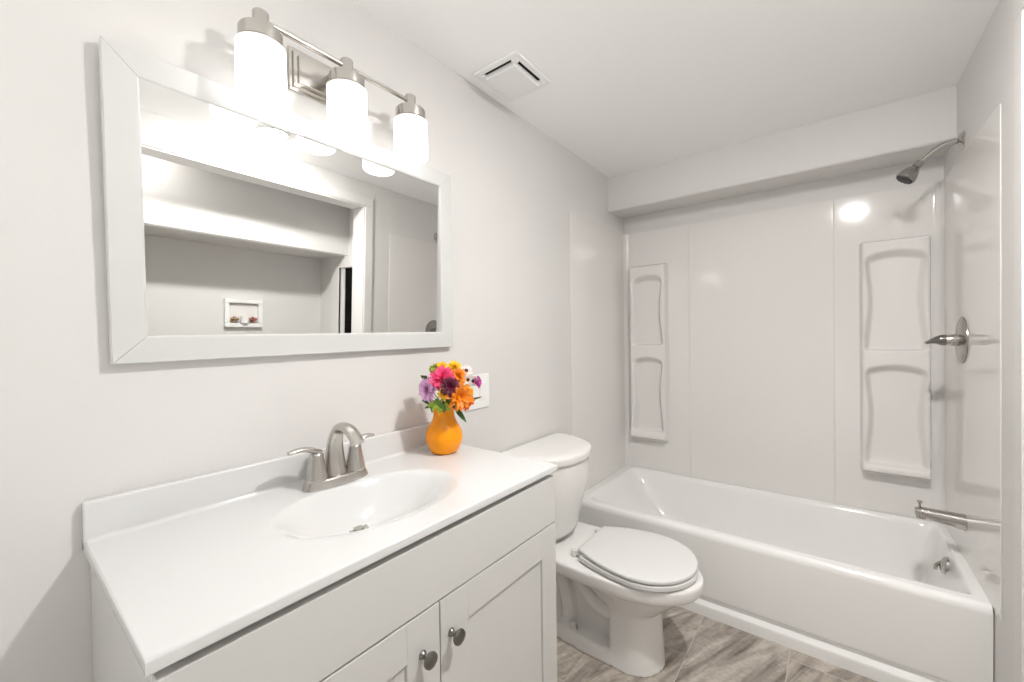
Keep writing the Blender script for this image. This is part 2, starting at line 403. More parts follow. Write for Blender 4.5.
# ================================================================== BATHTUB
tub = thing('bathtub', 'white alcove bathtub with a plain apron between the toilet and the shower walls', 'bathtub', (W / 2, 2.33, 0))
b = B()
BX0, BX1, BY0, BY1, DEPTH = 0.050, 1.494, 2.020, 2.675, 0.300
def g(s, w):
    e = 0.020
    t = (math.sqrt(max(s, 0) ** 2 + e * e) - e) / w
    if t >= 1: return 1.0
    return 1 - (1 - t) ** 2.6
def tubz(x, y):
    return TUBZ - DEPTH * g(x - BX0, 0.42) * g(BX1 - x, 0.09) * g(y - BY0, 0.12) * g(BY1 - y, 0.12)
xs = lin(0.003, 0.05, 4) + lin(0.058, 0.50, 44) + lin(0.52, 1.30, 24) + lin(1.31, 1.496, 34) + lin(1.500, 1.521, 4)
ys = [1.990, 2.0, 2.01, 2.02] + lin(2.024, 2.17, 30) + lin(2.19, 2.50, 14) + lin(2.51, 2.668, 26) + [2.68, 2.69, YB - 0.003]
grid(b, xs, ys, lambda x, y: (x, y, tubz(x, y)))
lip = [(1.990, TUBZ)] + [(1.990 - 0.022 * math.sin(a), TUBZ - 0.030 + 0.030 * math.cos(a)) for a in lin(0, PI / 2, 9)[1:]] + [(1.968, 0.318)]
grid(b, [0.003, 1.521], lip, lambda x, p: (x, p[0], p[1]))
obj('basin', b, M['tub'], tub, sharp=60)
b = B()
ap = [(1.968, 0.318), (1.9695, 0.20), (1.9710, 0.088), (1.9740, 0.080), (1.986, 0.068), (1.986, 0.056), (1.960, 0.047), (1.9565, 0.040), (1.9565, 0.0)]
ap = ap + [(1.995, 0.0), (1.995, 0.318)]
extrude(b, [(0.003, y, z) for y, z in ap], (1.518, 0, 0))
obj('apron', b, M['tub'], tub, sharp=40)
b = B()
ox = 1.487; oz = 0.345
nrm = Vector((-0.98, 0, 0.2)).normalized()
lathe(b, [(0.0, 0.016), (0.012, 0.0155), (0.026, 0.011), (0.033, 0.004), (0.034, -0.004), (0.0, -0.004)], (ox - 0.022, 2.3102, oz - 0.010), nrm, 28)
ov = obj('overflow_plate', b, M['chrome'], tub)
b = B(); tube(b, spline([Vector((ox - 0.034, 2.3102, oz - 0.0)), Vector((ox - 0.046, 2.3102, oz - 0.014)), Vector((ox - 0.050, 2.3102, oz - 0.034))], 5), 0.006, 10)
obj('lever', b, M['chrome'], ov)
b = B(); lathe(b, [(0, 0.006), (0.018, 0.006), (0.028, 0.004), (0.030, 0.0), (0, 0)], (1.22, 2.3102, tubz(1.22, 2.3102)), (0, 0, 1), 24)
obj('drain', b, M['chrome'], tub)

# ================================================================== SHOWER FITTINGS
SY_ = 2.3587
sh = thing('wall_shower', 'dark metal shower head on a bent arm high on the right shower wall', 'shower head', (W, SY_, 1.999))
b = B(); lathe(b, [(0, 0.016), (0.012, 0.016), (0.018, 0.013), (0.034, 0.004), (0.036, 0.0), (0, 0)], (W - 0.0005, SY_, 1.999), (-1, 0, 0), 32); obj('flange', b, M['chrome'], sh)
armp = spline([(W - 0.004, SY_, 1.999), (1.490, SY_, 1.998), (1.462, SY_, 1.990), (1.436, SY_, 1.972), (1.408, SY_, 1.947), (1.398, SY_, 1.938)], 6)
b = B(); tube(b, armp, 0.0115, 16, up=(0, 1, 0)); obj('arm', b, M['chrome'], sh)
hd = Vector((-0.62, -0.10, -0.78)).normalized()
h0 = Vector((1.402, SY_, 1.941))
b = B(); lathe(b, [(0, -0.006), (0.0135, -0.006), (0.0145, 0.0), (0.0145, 0.016), (0.012, 0.018), (0.016, 0.022), (0.024, 0.034), (0.031, 0.050), (0.0335, 0.062), (0.0335, 0.070), (0.030, 0.073), (0.0, 0.072)], h0, hd, 32); hb = obj('head', b, M['nickeldark'], sh)
b = B(); lathe(b, [(0.0295, 0.0725), (0.0295, 0.0755), (0.022, 0.077), (0.021, 0.0755), (0.012, 0.0755), (0.011, 0.0775), (0, 0.0775)], h0, hd, 32)
a_, u_, v_ = frame_of(hd)
for k in range(12):
    c = h0 + hd * 0.0755 + (u_ * math.cos(k * PI / 6) + v_ * math.sin(k * PI / 6)) * 0.0255
    lathe(b, [(0.0022, 0), (0.0018, 0.003), (0, 0.003)], c, hd, 8)
obj('spray_face', b, M['black'], hb)

vl = thing('shower_valve', 'round metal shower valve plate with a single lever on the right shower wall', 'shower valve', (W - T0, 2.35, 1.2204))
VW = W - T0 - 0.0005
b = B(); lathe(b, [(0, 0.013), (0.030, 0.013), (0.060, 0.011), (0.080, 0.007), (0.090, 0.0025), (0.0905, 0.0), (0, 0)], (VW, 2.35, 1.2204), (-1, 0, 0), 48); obj('escutcheon', b, M['nickeldark'], vl, sharp=50)
b = B(); lathe(b, [(0.023, 0.010), (0.023, 0.030), (0.021, 0.034), (0.0205, 0.050), (0.019, 0.053), (0, 0.053)], (VW, 2.35, 1.2204), (-1, 0, 0), 32); obj('hub', b, M['chrome'], vl)
b = B(); lp = spline([(VW - 0.046, 2.35, 1.2204), (VW - 0.060, 2.35, 1.2206), (VW - 0.072, 2.35, 1.2195), (VW - 0.088, 2.349, 1.2150), (VW - 0.104, 2.347, 1.2090)], 6)
tube(b, lp, [0.022 - 0.013 * sstep((i / (len(lp) - 1) - 0.25) / 0.75) for i in range(len(lp))], 20, flat=[1 - 0.35 * sstep(i / (len(lp) - 1)) for i in range(len(lp))]); obj('lever', b, M['gun'], vl)

sp = thing('tub_spout', 'metal tub spout with a small diverter knob low on the right shower wall', 'tub spout', (W - T0, 2.3102, 0.53))
b = B(); N = 20; rings = []
for i in range(N):
    t = i / (N - 1); x = VW - 0.140 * t
    rw = 0.029 - 0.009 * t; rh = 0.033 - 0.0135 * t; zc = 0.517 + 0.014 * t
    if t > 0.93: rw *= 0.8; rh *= 0.8
    rings.append([(x, 2.3102 + rw * math.cos(2 * PI * k / 24), zc + rh * math.sin(2 * PI * k / 24) * (1.0 if math.sin(2 * PI * k / 24) > 0 else 0.9)) for k in range(24)])
loft(b, rings); lathe(b, [(0.0, 0.0), (0.015, 0.0), (0.0155, 0.022), (0.013, 0.024), (0.012, 0.014), (0, 0.014)], (VW - 0.124, 2.3102, 0.528), (0.1, 0, -1), 20)
obj('spout_body', b, M['chrome'], sp, sharp=40)
b = B(); lathe(b, [(0.004, -0.004), (0.004, 0.018), (0.0085, 0.021), (0.009, 0.026), (0.006, 0.029), (0, 0.029)], (VW - 0.126, 2.3102, 0.546), (0, 0, 1), 16); obj('diverter_knob', b, M['chrome'], sp)

# ================================================================== TOILET
TYC = 1.562
toi = thing('toilet', 'white two-piece toilet with closed lid between the vanity and the bathtub', 'toilet', (0.36, TYC, 0))
RIM = 0.372
def egg(x0, xm, xf, w, wb, n=28, pb=2.0, yc=TYC):
    """outline of the elongated bowl, counter-clockwise, back edge straight"""
    pts = []
    for t in lin(0, 1, n): 
        x = x0 + (xm - x0) * t; pts.append((x, w - (w - wb) * ((xm - x) / (xm - x0)) ** pb))
    for a in lin(0, PI / 2, n)[1:]: pts.append((xm + (xf - xm) * math.sin(a), w * math.cos(a)))
    top = [(x, yc + h) for x, h in pts]; bot = [(x, yc - h) for x, h in pts[:-1]]
    return bot + top[::-1]
# bowl: rough solids, fused and smoothed into one glazed surface
b = B()
def slab(outl, zs):   # zs: list of (z, inset scale about the centre)
    c = Vector((sum(p[0] for p in outl) / len(outl), TYC, 0)); rr = []
    for z, s in zs: rr.append([(c.x + (p[0] - c.x) * s, c.y + (p[1] - c.y) * s, z) for p in outl])
    loft(b, rr)
top = egg(0.055, 0.47, 0.750, 0.190, 0.175)
slab(top, [(RIM - 0.056, 0.94), (RIM - 0.050, 0.972), (RIM - 0.036, 0.992), (RIM - 0.010, 1.0), (RIM - 0.003, 0.994), (RIM, 0.98)])
# bowl under the rim narrowing to the pedestal
rr = []
for t in lin(0, 1, 12):
    z = RIM - 0.040 - 0.125 * t; k = t ** 1.2
    x0 = 0.30 + 0.10 * k; xf = 0.730 - 0.135 * (t ** 1.1); w = 0.176 - 0.070 * (t ** 1.0)
    o_ = egg(x0, 0.50, xf, w, w * 0.7, 20); rr.append([(x, y, z) for x, y in o_])
loft(b, rr)
# front pedestal
rr = []
for z, w, x0, xf in ((0.0, 0.117, 0.435, 0.612), (0.02, 0.115, 0.436, 0.609), (0.10, 0.111, 0.438, 0.603), (0.20, 0.109, 0.440, 0.599), (0.28, 0.112, 0.44, 0.60)):
    o_ = egg(x0, 0.50, xf, w, w * 0.97, 20, pb=3); rr.append([(x, y, z) for x, y in o_])
loft(b, rr)
# foot flange
fo = egg(0.10, 0.40, 0.610, 0.118, 0.085, 24, pb=2.5)
slab(fo, [(0.0, 1.0), (0.040, 0.99), (0.052, 0.97), (0.056, 0.94)])
# inner web and trapway
box(b, 0.14, 0.46, TYC - 0.038, TYC + 0.038, 0.0, 0.33)
box(b, 0.07, 0.28, TYC - 0.12, TYC + 0.12, 0.325, RIM - 0.01, 0.02, 3)
for s in (-1, 1):
    tr = spline([(0.245, TYC + s * 0.056, 0.345), (0.28, TYC + s * 0.058, 0.272), (0.32, TYC + s * 0.060, 0.222), (0.3725, TYC + s * 0.060, 0.183), (0.45, TYC + s * 0.058, 0.168)], 6)
    tube(b, tr, 0.030, 16)
    tr = spline([(0.15, TYC + s * 0.044, 0.345), (0.185, TYC + s * 0.046, 0.267), (0.210, TYC + s * 0.046, 0.20), (0.225, TYC + s * 0.044, 0.116), (0.225, TYC + s * 0.042, 0.03)], 6)
    tube(b, tr, 0.032, 16)
bmesh.ops.recalc_face_normals(b, faces=b.faces)
me = bpy.data.meshes.new('bowl_rough'); b.to_mesh(me); b.free()
ro = bpy.data.objects.new('bowl_rough', me); COL.objects.link(ro)
md = ro.modifiers.new('r', 'REMESH'); md.mode = 'VOXEL'; md.voxel_size = 0.0055
md = ro.modifiers.new('s', 'SMOOTH'); md.iterations = 5; md.factor = 0.5
dg = bpy.context.evaluated_depsgraph_get(); me2 = bpy.data.meshes.new_from_object(ro.evaluated_get(dg))
b = B(); b.from_mesh(me2); bpy.data.objects.remove(ro); bpy.data.meshes.remove(me); bpy.data.meshes.remove(me2)
for v in b.verts: v.co.z = max(v.co.z, 0.0008)
obj('bowl', b, M['porc'], toi, sharp=180, doubles=False)
# tank with strongly rounded front
def tank_out(a, bx, ex=2.35, xb=0.016, n=40, yc=TYC):
    pts = []
    for t in lin(-PI / 2, PI / 2, n):
        c, s = math.cos(t), math.sin(t)
        pts.append((xb + bx * abs(c) ** (2 / ex), yc + a * math.copysign(abs(s) ** (2 / ex), s)))
    return pts
b = B(); rr = []
for t in lin(0, 1, 18):
    z = 0.388 + (0.730 - 0.388) * t
    k = sstep(min(1, t / 0.85)); e = 1 - 0.10 * max(0, 1 - t / 0.10) ** 2
    rr.append([(x, y, z) for x, y in tank_out((0.176 + 0.054 * k) * e, (0.205 + 0.048 * k) * e)])
loft(b, rr); tk = obj('tank', b, M['porc'], toi, sharp=50)
b = B(); rr = []
for z, s in ((0.726, 0.97), (0.730, 0.995), (0.748, 1.0), (0.757, 0.994), (0.763, 0.975), (0.7665, 0.94), (0.768, 0.88)):
    rr.append([(0.010 + (x - 0.010) * s if s < 0.96 else x, TYC + (y - TYC) * s, z) for x, y in tank_out(0.250 * 1.0, 0.272 * s, xb=0.010)])
loft(b, rr); obj('tank_lid', b, M['porc'], toi, sharp=45)
# seat ring and lid
def plate_rings(outl, zs):
    c = Vector((sum(p[0] for p in outl) / len(outl), TYC, 0))
    return [[(c.x + (p[0] - c.x) * s, c.y + (p[1] - c.y) * s, z) for p in outl] for z, s in zs]
so = egg(0.330, 0.545, 0.731, 0.1865, 0.140, 30, pb=2.0)
b = B(); R_ = plate_rings(so, [(0.3775, 0.985), (0.379, 0.997), (0.390, 1.0), (0.3945, 0.996), (0.396, 0.985)])
hole = plate_rings(so, [(0.396, 0.72), (0.390, 0.69), (0.381, 0.69), (0.3775, 0.72)])
loft(b, R_ + hole + [R_[0]], False, False); obj('seat', b, M['seat'], toi, sharp=45)
lo = egg(0.313, 0.545, 0.729, 0.187, 0.116, 30, pb=2.0)
b = B(); R_ = plate_rings(lo, [(0.4005, 0.985), (0.4015, 0.996), (0.408, 1.0), (0.4125, 0.995), (0.4148, 0.98), (0.4165, 0.93), (0.4185, 0.80), (0.4195, 0.55), (0.420, 0.25)])
loft(b, R_); obj('lid', b, M['seat'], toi, sharp=45)
for s in (-1, 1):
    b = B(); lathe(b, [(0.014, 0), (0.014, 0.018), (0.011, 0.024), (0, 0.025)], (0.292, TYC + s * 0.105, RIM + 0.001), (0, 0, 1), 18)
    box(b, 0.285, 0.330, TYC + s * 0.105 - 0.010, TYC + s * 0.105 + 0.010, RIM + 0.010, RIM + 0.024, 0.004); obj('hinge', b, M['seat'], toi)
    b = B(); lathe(b, [(0.0155, 0), (0.0155, 0.012), (0.013, 0.022), (0.007, 0.027), (0, 0.028)], (0.272, TYC + s * 0.083, 0.0535), (0, 0, 1), 18); obj('bolt_cap', b, M['seat'], toi)

# ================================================================== VANITY CABINET
van = thing('vanity_cabinet', 'white shaker vanity cabinet with two doors under the sink top', 'cabinet', (0.23, 0.566, 0))
CX = 0.459; CY0, CY1 = VY0 + 0.010, VY1 - 0.003
b = B()
box(b, 0.002, CX, CY0, CY0 + 0.018, 0, 0.8655, 0.001, 1); box(b, 0.002, CX, CY1 - 0.018, CY1, 0, 0.8655, 0.001, 1)
box(b, 0.002, 0.014, CY0 + 0.018, CY1 - 0.018, 0.10, 0.8655); box(b, 0.014, CX, CY0 + 0.018, CY1 - 0.018, 0.10, 0.118)
box(b, CX - 0.02, CX, CY0 + 0.018, CY1 - 0.018, 0.70, 0.8655); box(b, CX - 0.07, CX - 0.055, CY0 + 0.018, CY1 - 0.018, 0, 0.10)
obj('carcass', b, M['cab'], van)
b = B(); box(b, CX + 0.001, CX + 0.020, CY0 + 0.001, CY1 - 0.001, 0.7205, 0.853, 0.0018); obj('false_drawer_front', b, M['cab'], van)
def shaker(y0, y1, z0, z1, sl, srr, rail):
    bb = B(); x0, x1 = CX + 0.001, CX + 0.020
    box(bb, x0, x1, y0, y0 + sl, z0, z1, 0.0015); box(bb, x0, x1, y1 - srr, y1, z0, z1, 0.0015)
    box(bb, x0, x1, y0 + sl - 0.0003, y1 - srr + 0.0003, z1 - rail, z1, 0.0015); box(bb, x0, x1, y0 + sl - 0.0003, y1 - srr + 0.0003, z0, z0 + rail, 0.0015)
    box(bb, x0 + 0.002, x1 - 0.006, y0 + sl - 0.004, y1 - srr + 0.004, z0 + rail - 0.004, z1 - rail + 0.004)
    return obj('door', bb, M['cab'], van)
GAP = 0.5690
dl = shaker(CY0 + 0.001, GAP - 0.0015, 0.105, 0.7165, 0.075, 0.082, 0.078)
dr = shaker(GAP + 0.0015, CY1 - 0.001, 0.105, 0.7165, 0.082, 0.072, 0.078)
for dd, y in ((dl, 0.5215), (dr, 0.5990)):
    b = B(); lathe(b, [(0, 0), (0.0085, 0.0), (0.008, 0.003), (0.0055, 0.006), (0.005, 0.013), (0.009, 0.017), (0.0145, 0.021), (0.016, 0.0245), (0.0150, 0.028), (0.009, 0.0305), (0, 0.0312)], (CX + 0.0202, y, 0.637), (1, 0, 0), 28)
    obj('knob', b, M['gun'], dd)

# ------------------------------------------------------------------ vanity top with moulded basin
vt = thing('bathroom_sink', 'white one-piece sink top with oval basin on the vanity cabinet', 'sink', (0.24, 0.566, 0.867))
b = B(); SCX, SCY, SAX, SAY = 0.272, 0.562, 0.150, 0.225
def topz(x, y):
    q = math.sqrt(((x - SCX) / SAX) ** 2 + ((y - SCY) / SAY) ** 2)
    q2 = math.sqrt(((x - SCX + 0.075 * max(0, 1 - q)) / SAX) ** 2 + ((y - SCY) / SAY) ** 2)
    z = CZ - 0.102 * (1 - q2 ** 2.6) ** 1.7 if q2 < 1 else CZ
    cove = 0.010
    d = x - 0.0205
    if d < cove: z = max(z, CZ + cove - math.sqrt(max(0, cove ** 2 - (cove - d) ** 2)))
    return z
xs = [0.0205, 0.0215, 0.0235, 0.0265, 0.0305] + lin(0.04, 0.115, 6) + lin(0.125, 0.425, 76) + lin(0.435, VX - 0.005, 5)
ys = lin(VY0 + 0.004, 0.345, 14) + lin(0.35, 0.785, 88) + lin(0.79, VY1 - 0.004, 14)
grid(b, xs, ys, lambda x, y: (x, y, topz(x, y)))
x1_ = VX - 0.005; ya, yb_ = VY0 + 0.004, VY1 - 0.004
def skirt(pts_top, dirs):
    for (p, q, dr_) in zip(pts_top, pts_top[1:], dirs): pass
e1 = [(x1_, CZ), (VX - 0.0015, CZ - 0.0012), (VX, CZ - 0.005), (VX, CZ - 0.0175), (VX - 0.002, CZ - 0.0198), (VX - 0.03, CZ - 0.0200)]
rim_pts = []
for off, z in ((0.0, CZ), (0.0028, CZ - 0.0012), (0.004, CZ - 0.004), (0.004, CZ - 0.0180), (0.002, CZ - 0.0200), (-0.05, CZ - 0.0200)):
    rim_pts.append([(0.003, ya - off, z), (x1_ + off * 1.2, ya - off, z), (x1_ + off * 1.2, yb_ + off, z), (0.003, yb_ + off, z)])
bb = bmesh.new()
for A_, B_ in zip(rim_pts, rim_pts[1:]):
    a = [bb.verts.new(p) for p in A_]; c = [bb.verts.new(p) for p in B_]
    for k in range(3): bb.faces.new((a[k], a[k + 1], c[k + 1], c[k]))
merge(b, bb)
obj('countertop', b, M['marble'], vt, sharp=50)
b = B(); box(b, 0.0012, 0.0212, VY0 + 0.0, VY1 - 0.0, CZ - 0.019, CZ + 0.074, 0.004, 3); obj('backsplash', b, M['marble'], vt)
DRX = 0.196
dz = topz(DRX, SCY)
b = B(); lathe(b, [(0, 0.0045), (0.012, 0.0045), (0.0125, 0.0015), (0.016, 0.0015), (0.0225, 0.003), (0.0245, 0.0), (0, -0.001)], (DRX, SCY, dz + 0.001), (0, 0, 1), 28); obj('drain', b, M['nickel'], vt)

# ================================================================== FAUCET
fa = thing('faucet', 'brushed nickel two-handle faucet with arched spout behind the sink basin', 'faucet', (0.104, 0.566, CZ))
FX, FY = 0.098, 0.563
b = B(); rr = []
def oval(ax, ay, z, n=40, ex=2.6):
    o_ = []
    for k in range(n):
        t = 2 * PI * k / n; c, s = math.cos(t), math.sin(t)
        o_.append((FX + ax * math.copysign(abs(c) ** (2 / ex), c), FY + ay * math.copysign(abs(s) ** (2 / ex), s), z))
    return o_
for z, ax, ay in ((CZ + 0.0004, 0.030, 0.086), (CZ + 0.003, 0.0305, 0.087), (CZ + 0.016, 0.0275, 0.082), (CZ + 0.021, 0.026, 0.080), (CZ + 0.023, 0.023, 0.077)): rr.append(oval(ax, ay, z))
loft(b, rr); obj('base_plate', b, M['nickel'], fa, sharp=40)
b = B()
pts = spline([(FX - 0.004, FY, CZ + 0.020), (FX - 0.008, FY, CZ + 0.060), (FX - 0.004, FY, CZ + 0.110), (FX + 0.018, FY, CZ + 0.143), (FX + 0.052, FY, CZ + 0.147), (FX + 0.080, FY, CZ + 0.136), (FX + 0.102, FY, CZ + 0.117)], 8)
n_ = len(pts); tube(b, pts, [0.028 - 0.011 * sstep(i / (n_ * 0.5)) for i in range(n_)], 24, flat=[0.80 - 0.15 * (i / n_) for i in range(n_)], up=(0, 1, 0))
obj('spout', b, M['nickel'], fa, sharp=50)
for s in (-1, 1):
    hy = FY + s * 0.0525
    b = B(); lathe(b, [(0, 0), (0.0265, 0), (0.0265, 0.003), (0.0245, 0.012), (0.0195, 0.040), (0.0165, 0.056), (0.0168, 0.060), (0.0145, 0.066), (0.008, 0.0695), (0, 0.070)], (FX, hy, CZ + 0.0215), (0, 0, 1), 28)
    hn = obj('handle', b, M['nickel'], fa, sharp=50)
    k_ = 0.9 if s < 0 else 0.68
    b = B(); pts = spline([(FX, hy - s * 0.008, CZ + 0.088), (FX + 0.002, hy + s * 0.018 * k_, CZ + 0.099), (FX + 0.004, hy + s * 0.045 * k_, CZ + 0.105), (FX + 0.006, hy + s * 0.070 * k_, CZ + 0.104), (FX + 0.007, hy + s * 0.078 * k_, CZ + 0.103)], 6); n_ = len(pts)
    tube(b, pts, [0.013 - 0.006 * sstep(i / (n_ - 1)) for i in range(n_)], 14, flat=[0.62 - 0.1 * i / n_ for i in range(n_)], up=(1, 0, 0)); obj('lever', b, M['nickel'], hn, sharp=50)

# ================================================================== MIRROR
mi = thing('framed_mirror', 'wide wall mirror in a white mitred frame above the vanity', 'mirror', (0.004, 0.608, 1.2180))
MW, MH, FWD, FTH = 0.907, 0.622, 0.0545, 0.020
tilt = 0.012; rx = 0.0095
MM = Matrix.Translation((0.0035, 0.608, 1.2205)) @ Matrix.Rotation(rx, 4, 'X') @ Matrix.Rotation(tilt, 4, 'Y')
b = B()
def member(p0, p1, p2, p3):      # outer0, outer1, inner1, inner0 (y, z); bevelled section, mitred ends
    bb = bmesh.new(); V = Vector
    o0, o1, i1, i0 = V((0, *p0)), V((0, *p1)), V((0, *p2)), V((0, *p3))
    def at(a, c, t, x): q = a.lerp(c, t); return (x, q.y, q.z)
    sec = [(0.0, 0.0), (0.0, FTH - 0.002), (0.03, FTH), (0.93, FTH), (1.0, FTH - 0.0025), (1.0, 0.0)]
    A_ = [bb.verts.new(at(o0, i0, t, x)) for t, x in sec]; B_ = [bb.verts.new(at(o1, i1, t, x)) for t, x in sec]
    for k in range(len(sec)): j = (k + 1) % len(sec); bb.faces.new((A_[k], A_[j], B_[j], B_[k]))
    bb.faces.new(A_); bb.faces.new(B_[::-1]); 
    bmesh.ops.transform(bb, matrix=MM, verts=bb.verts); merge(b, bb)
y0, y1, z0, z1 = -MW / 2, MW / 2, 0.0, MH; f_ = FWD
e_ = 0.0004
member((y0, z1 - e_), (y0, z0 + e_), (y0 + f_, z0 + f_ + e_), (y0 + f_, z1 - f_ - e_)); member((y0 + e_, z0), (y1 - e_, z0), (y1 - f_ - e_, z0 + f_), (y0 + f_ + e_, z0 + f_))
member((y1, z0 + e_), (y1, z1 - e_), (y1 - f_, z1 - f_ - e_), (y1 - f_, z0 + f_ + e_)); member((y1 - e_, z1), (y0 + e_, z1), (y0 + f_ + e_, z1 - f_), (y1 - f_ - e_, z1 - f_))
obj('frame', b, M['frame'], mi, sharp=30, doubles=False)
# the pane leans forward inside the frame's rebate
b = B(); yi0, yi1, zi0, zi1 = y0 + f_ - 0.004, y1 - f_ + 0.004, z0 + f_ - 0.004, z1 - f_ + 0.004
G0, G1 = 0.0035, 0.0135
GY = 0.0045
bb = bmesh.new()
fr = [(G0 + GY, yi0, zi0), (G0, yi1, zi0), (G1, yi1, zi1), (G1 + GY, yi0, zi1)]
A_ = [bb.verts.new(p) for p in fr]; B_ = [bb.verts.new((p[0] - 0.003, p[1], p[2])) for p in fr]
bb.faces.new(A_); bb.faces.new(B_[::-1])
for k in range(4): bb.faces.new((A_[k], A_[(k + 1) % 4], B_[(k + 1) % 4], B_[k]))
bmesh.ops.transform(bb, matrix=MM, verts=bb.verts); merge(b, bb); obj('mirror_glass', b, M['mirror'], mi, sharp=20)

# ================================================================== VANITY LIGHT
LY = 0.606; LX = 0.108
li = thing('vanity_light', 'three-shade brushed nickel vanity light on the wall above the mirror', 'wall light', (0.0, LY, 1.97))
b = B(); cy_ = 0.608
for x0, x1, hw, z0, z1 in ((0.0006, 0.008, 0.105, 1.912, 2.024), (0.007, 0.015, 0.096, 1.921, 2.015), (0.014, 0.022, 0.085, 1.932, 2.004)): box(b, x0, x1, cy_ - hw, cy_ + hw, z0, z1, 0.0025)
obj('back_plate', b, M['nickel'], li)
BZ = 1.977
b = B(); tube(b, [(LX, LY - 0.208, BZ), (LX, LY + 0.208, BZ)], 0.0062, 16); obj('bar', b, M['nickel'], li)
b = B(); tube(b, [(0.020, LY, 1.968), (0.060, LY, 1.980), (LX, LY, BZ)], [0.017, 0.012, 0.009], 16); obj('arm', b, M['nickel'], li)
bulbs = []
for k in (-1, 0, 1):
    y = LY + 0.208 * k
    b = B(); lathe(b, [(0.0, 0.0), (0.0455, 0.0), (0.0465, 0.003), (0.0440, 0.006), (0.0440, 0.032), (0.0425, 0.035), (0.0175, 0.037), (0.0165, 0.039), (0.0165, 0.075), (0.0145, 0.078), (0, 0.078)], (LX, y, 1.9160), (0, 0, 1), 36); cp = obj('shade_holder', b, M['nickel'], li)
    b = B(); R0 = 0.0500
    pr = [(0.046, 0.000), (0.0505, -0.0015), (R0, -0.006), (R0, -0.104)] + [(R0 - 0.012 + 0.012 * math.cos(a), -0.104 - 0.012 * math.sin(a)) for a in lin(0, PI / 2, 6)[1:]] + [(0.034, -0.117), (0.033, -0.115), (0.034, -0.113), (0.0390, -0.112)] + [(R0 - 0.0035, -0.103), (R0 - 0.0035, -0.008), (0.046, -0.004)]
    lathe(b, pr, (LX, y, 1.9160), (0, 0, 1), 40); s_ = obj('glass_shade', b, M['shade'], li, sharp=50, loc=(LX, y, 1.9160))
    b = B(); lathe(b, [(0, 0), (0.013, 0.0), (0.013, -0.03), (0.018, -0.04), (0.024, -0.060), (0.024, -0.072), (0.016, -0.088), (0, -0.093)], (LX, y, 1.9150), (0, 0, 1), 24); obj('bulb', b, M['bulb'], s_)

# ================================================================== RECESSED CEILING LIGHT
DLX, DLY = 1.24, 0.965
dlt = thing('disk_downlight', 'round white shallow dome ceiling light over the middle of the room, seen in the mirror', 'ceiling light', (DLX, DLY, H))
b = B(); lathe(b, [(0.0605, -0.002), (0.0605, -0.008), (0.072, -0.006), (0.076, -0.0006), (0.0605, -0.0006), (0.0605, -0.002)], (DLX, DLY, H), (0, 0, 1), 40); obj('trim_ring', b, M['plastic'], dlt)
b = B(); lathe(b, [(0, -0.021), (0.020, -0.0205), (0.038, -0.018), (0.052, -0.0135), (0.060, -0.0085), (0.060, -0.001), (0, -0.001)], (DLX, DLY, H), (0, 0, 1), 40); obj('lens', b, M['lens'], dlt)

# ================================================================== CEILING FAN GRILLE
vx0, vx1, vy0, vy1 = 0.047, 0.254, 1.160, 1.390
ve = thing('exhaust_fan_grille', 'square white exhaust fan grille with dark slots in the ceiling', 'vent', ((vx0 + vx1) / 2, (vy0 + vy1) / 2, H))
b = B(); t_ = 0.022; zt = H - 0.0006
for q in ((vx0, vx1, vy0, vy0 + t_), (vx0, vx1, vy1 - t_, vy1), (vx0, vx0 + t_, vy0 + t_, vy1 - t_), (vx1 - t_, vx1, vy0 + t_, vy1 - t_)): box(b, *q, zt - 0.010, zt, 0.003)
obj('grille_frame', b, M['plastic'], ve)
b = B(); box(b, vx0 + t_, vx1 - t_, vy0 + t_, vy1 - t_, zt - 0.003, zt); obj('duct_shade_sheet', b, M['void'], ve)  # thin dark sheet on the ceiling in place of the duct's shade
b = B(); g_ = t_ + 0.013
box(b, vx0 + g_, vx1 - g_, vy0 + g_, vy1 - g_, zt - 0.026, zt - 0.004, 0.003)
cx_, cy2 = (vx0 + vx1) / 2, (vy0 + vy1) / 2
for q in ((vx0 + t_ - 0.002, vx0 + g_ + 0.004), (vx1 - g_ - 0.004, vx1 - t_ + 0.002)):
    for r_ in ((vy0 + t_ - 0.002, vy0 + g_ + 0.008), (vy1 - g_ - 0.008, vy1 - t_ + 0.002)): box(b, *q, *r_, zt - 0.016, zt - 0.004, 0.002)
obj('cover_plate', b, M['plastic'], ve)

# ================================================================== WALL PLATE WITH SWITCHES
wp = thing('switch_plate', 'white double wall plate with rocker switches behind the flowers', 'switch plate', (0.0, 1.203, 1.042))
b = B(); box(b, 0.0006, 0.0065, 1.130, 1.276, 0.974, 1.110, 0.003, 2); obj('plate', b, M['plastic'], wp)
for yy in (1.172, 1.234):
    b = B(); box(b, 0.0045, 0.0085, yy - 0.0185, yy + 0.0185, 1.042 - 0.036, 1.042 + 0.036, 0.0012, 1)
    bb = bmesh.new(); extrude(b, [(0.0085, yy - 0.0155, 1.042 - 0.032), (0.0125, yy - 0.0155, 1.042 + 0.032), (0.0060, yy - 0.0155, 1.042 + 0.032), (0.0060, yy - 0.0155, 1.042 - 0.032)], (0, 0.031, 0)); bb.free()
    obj('rocker', b, M['plastic'], wp)

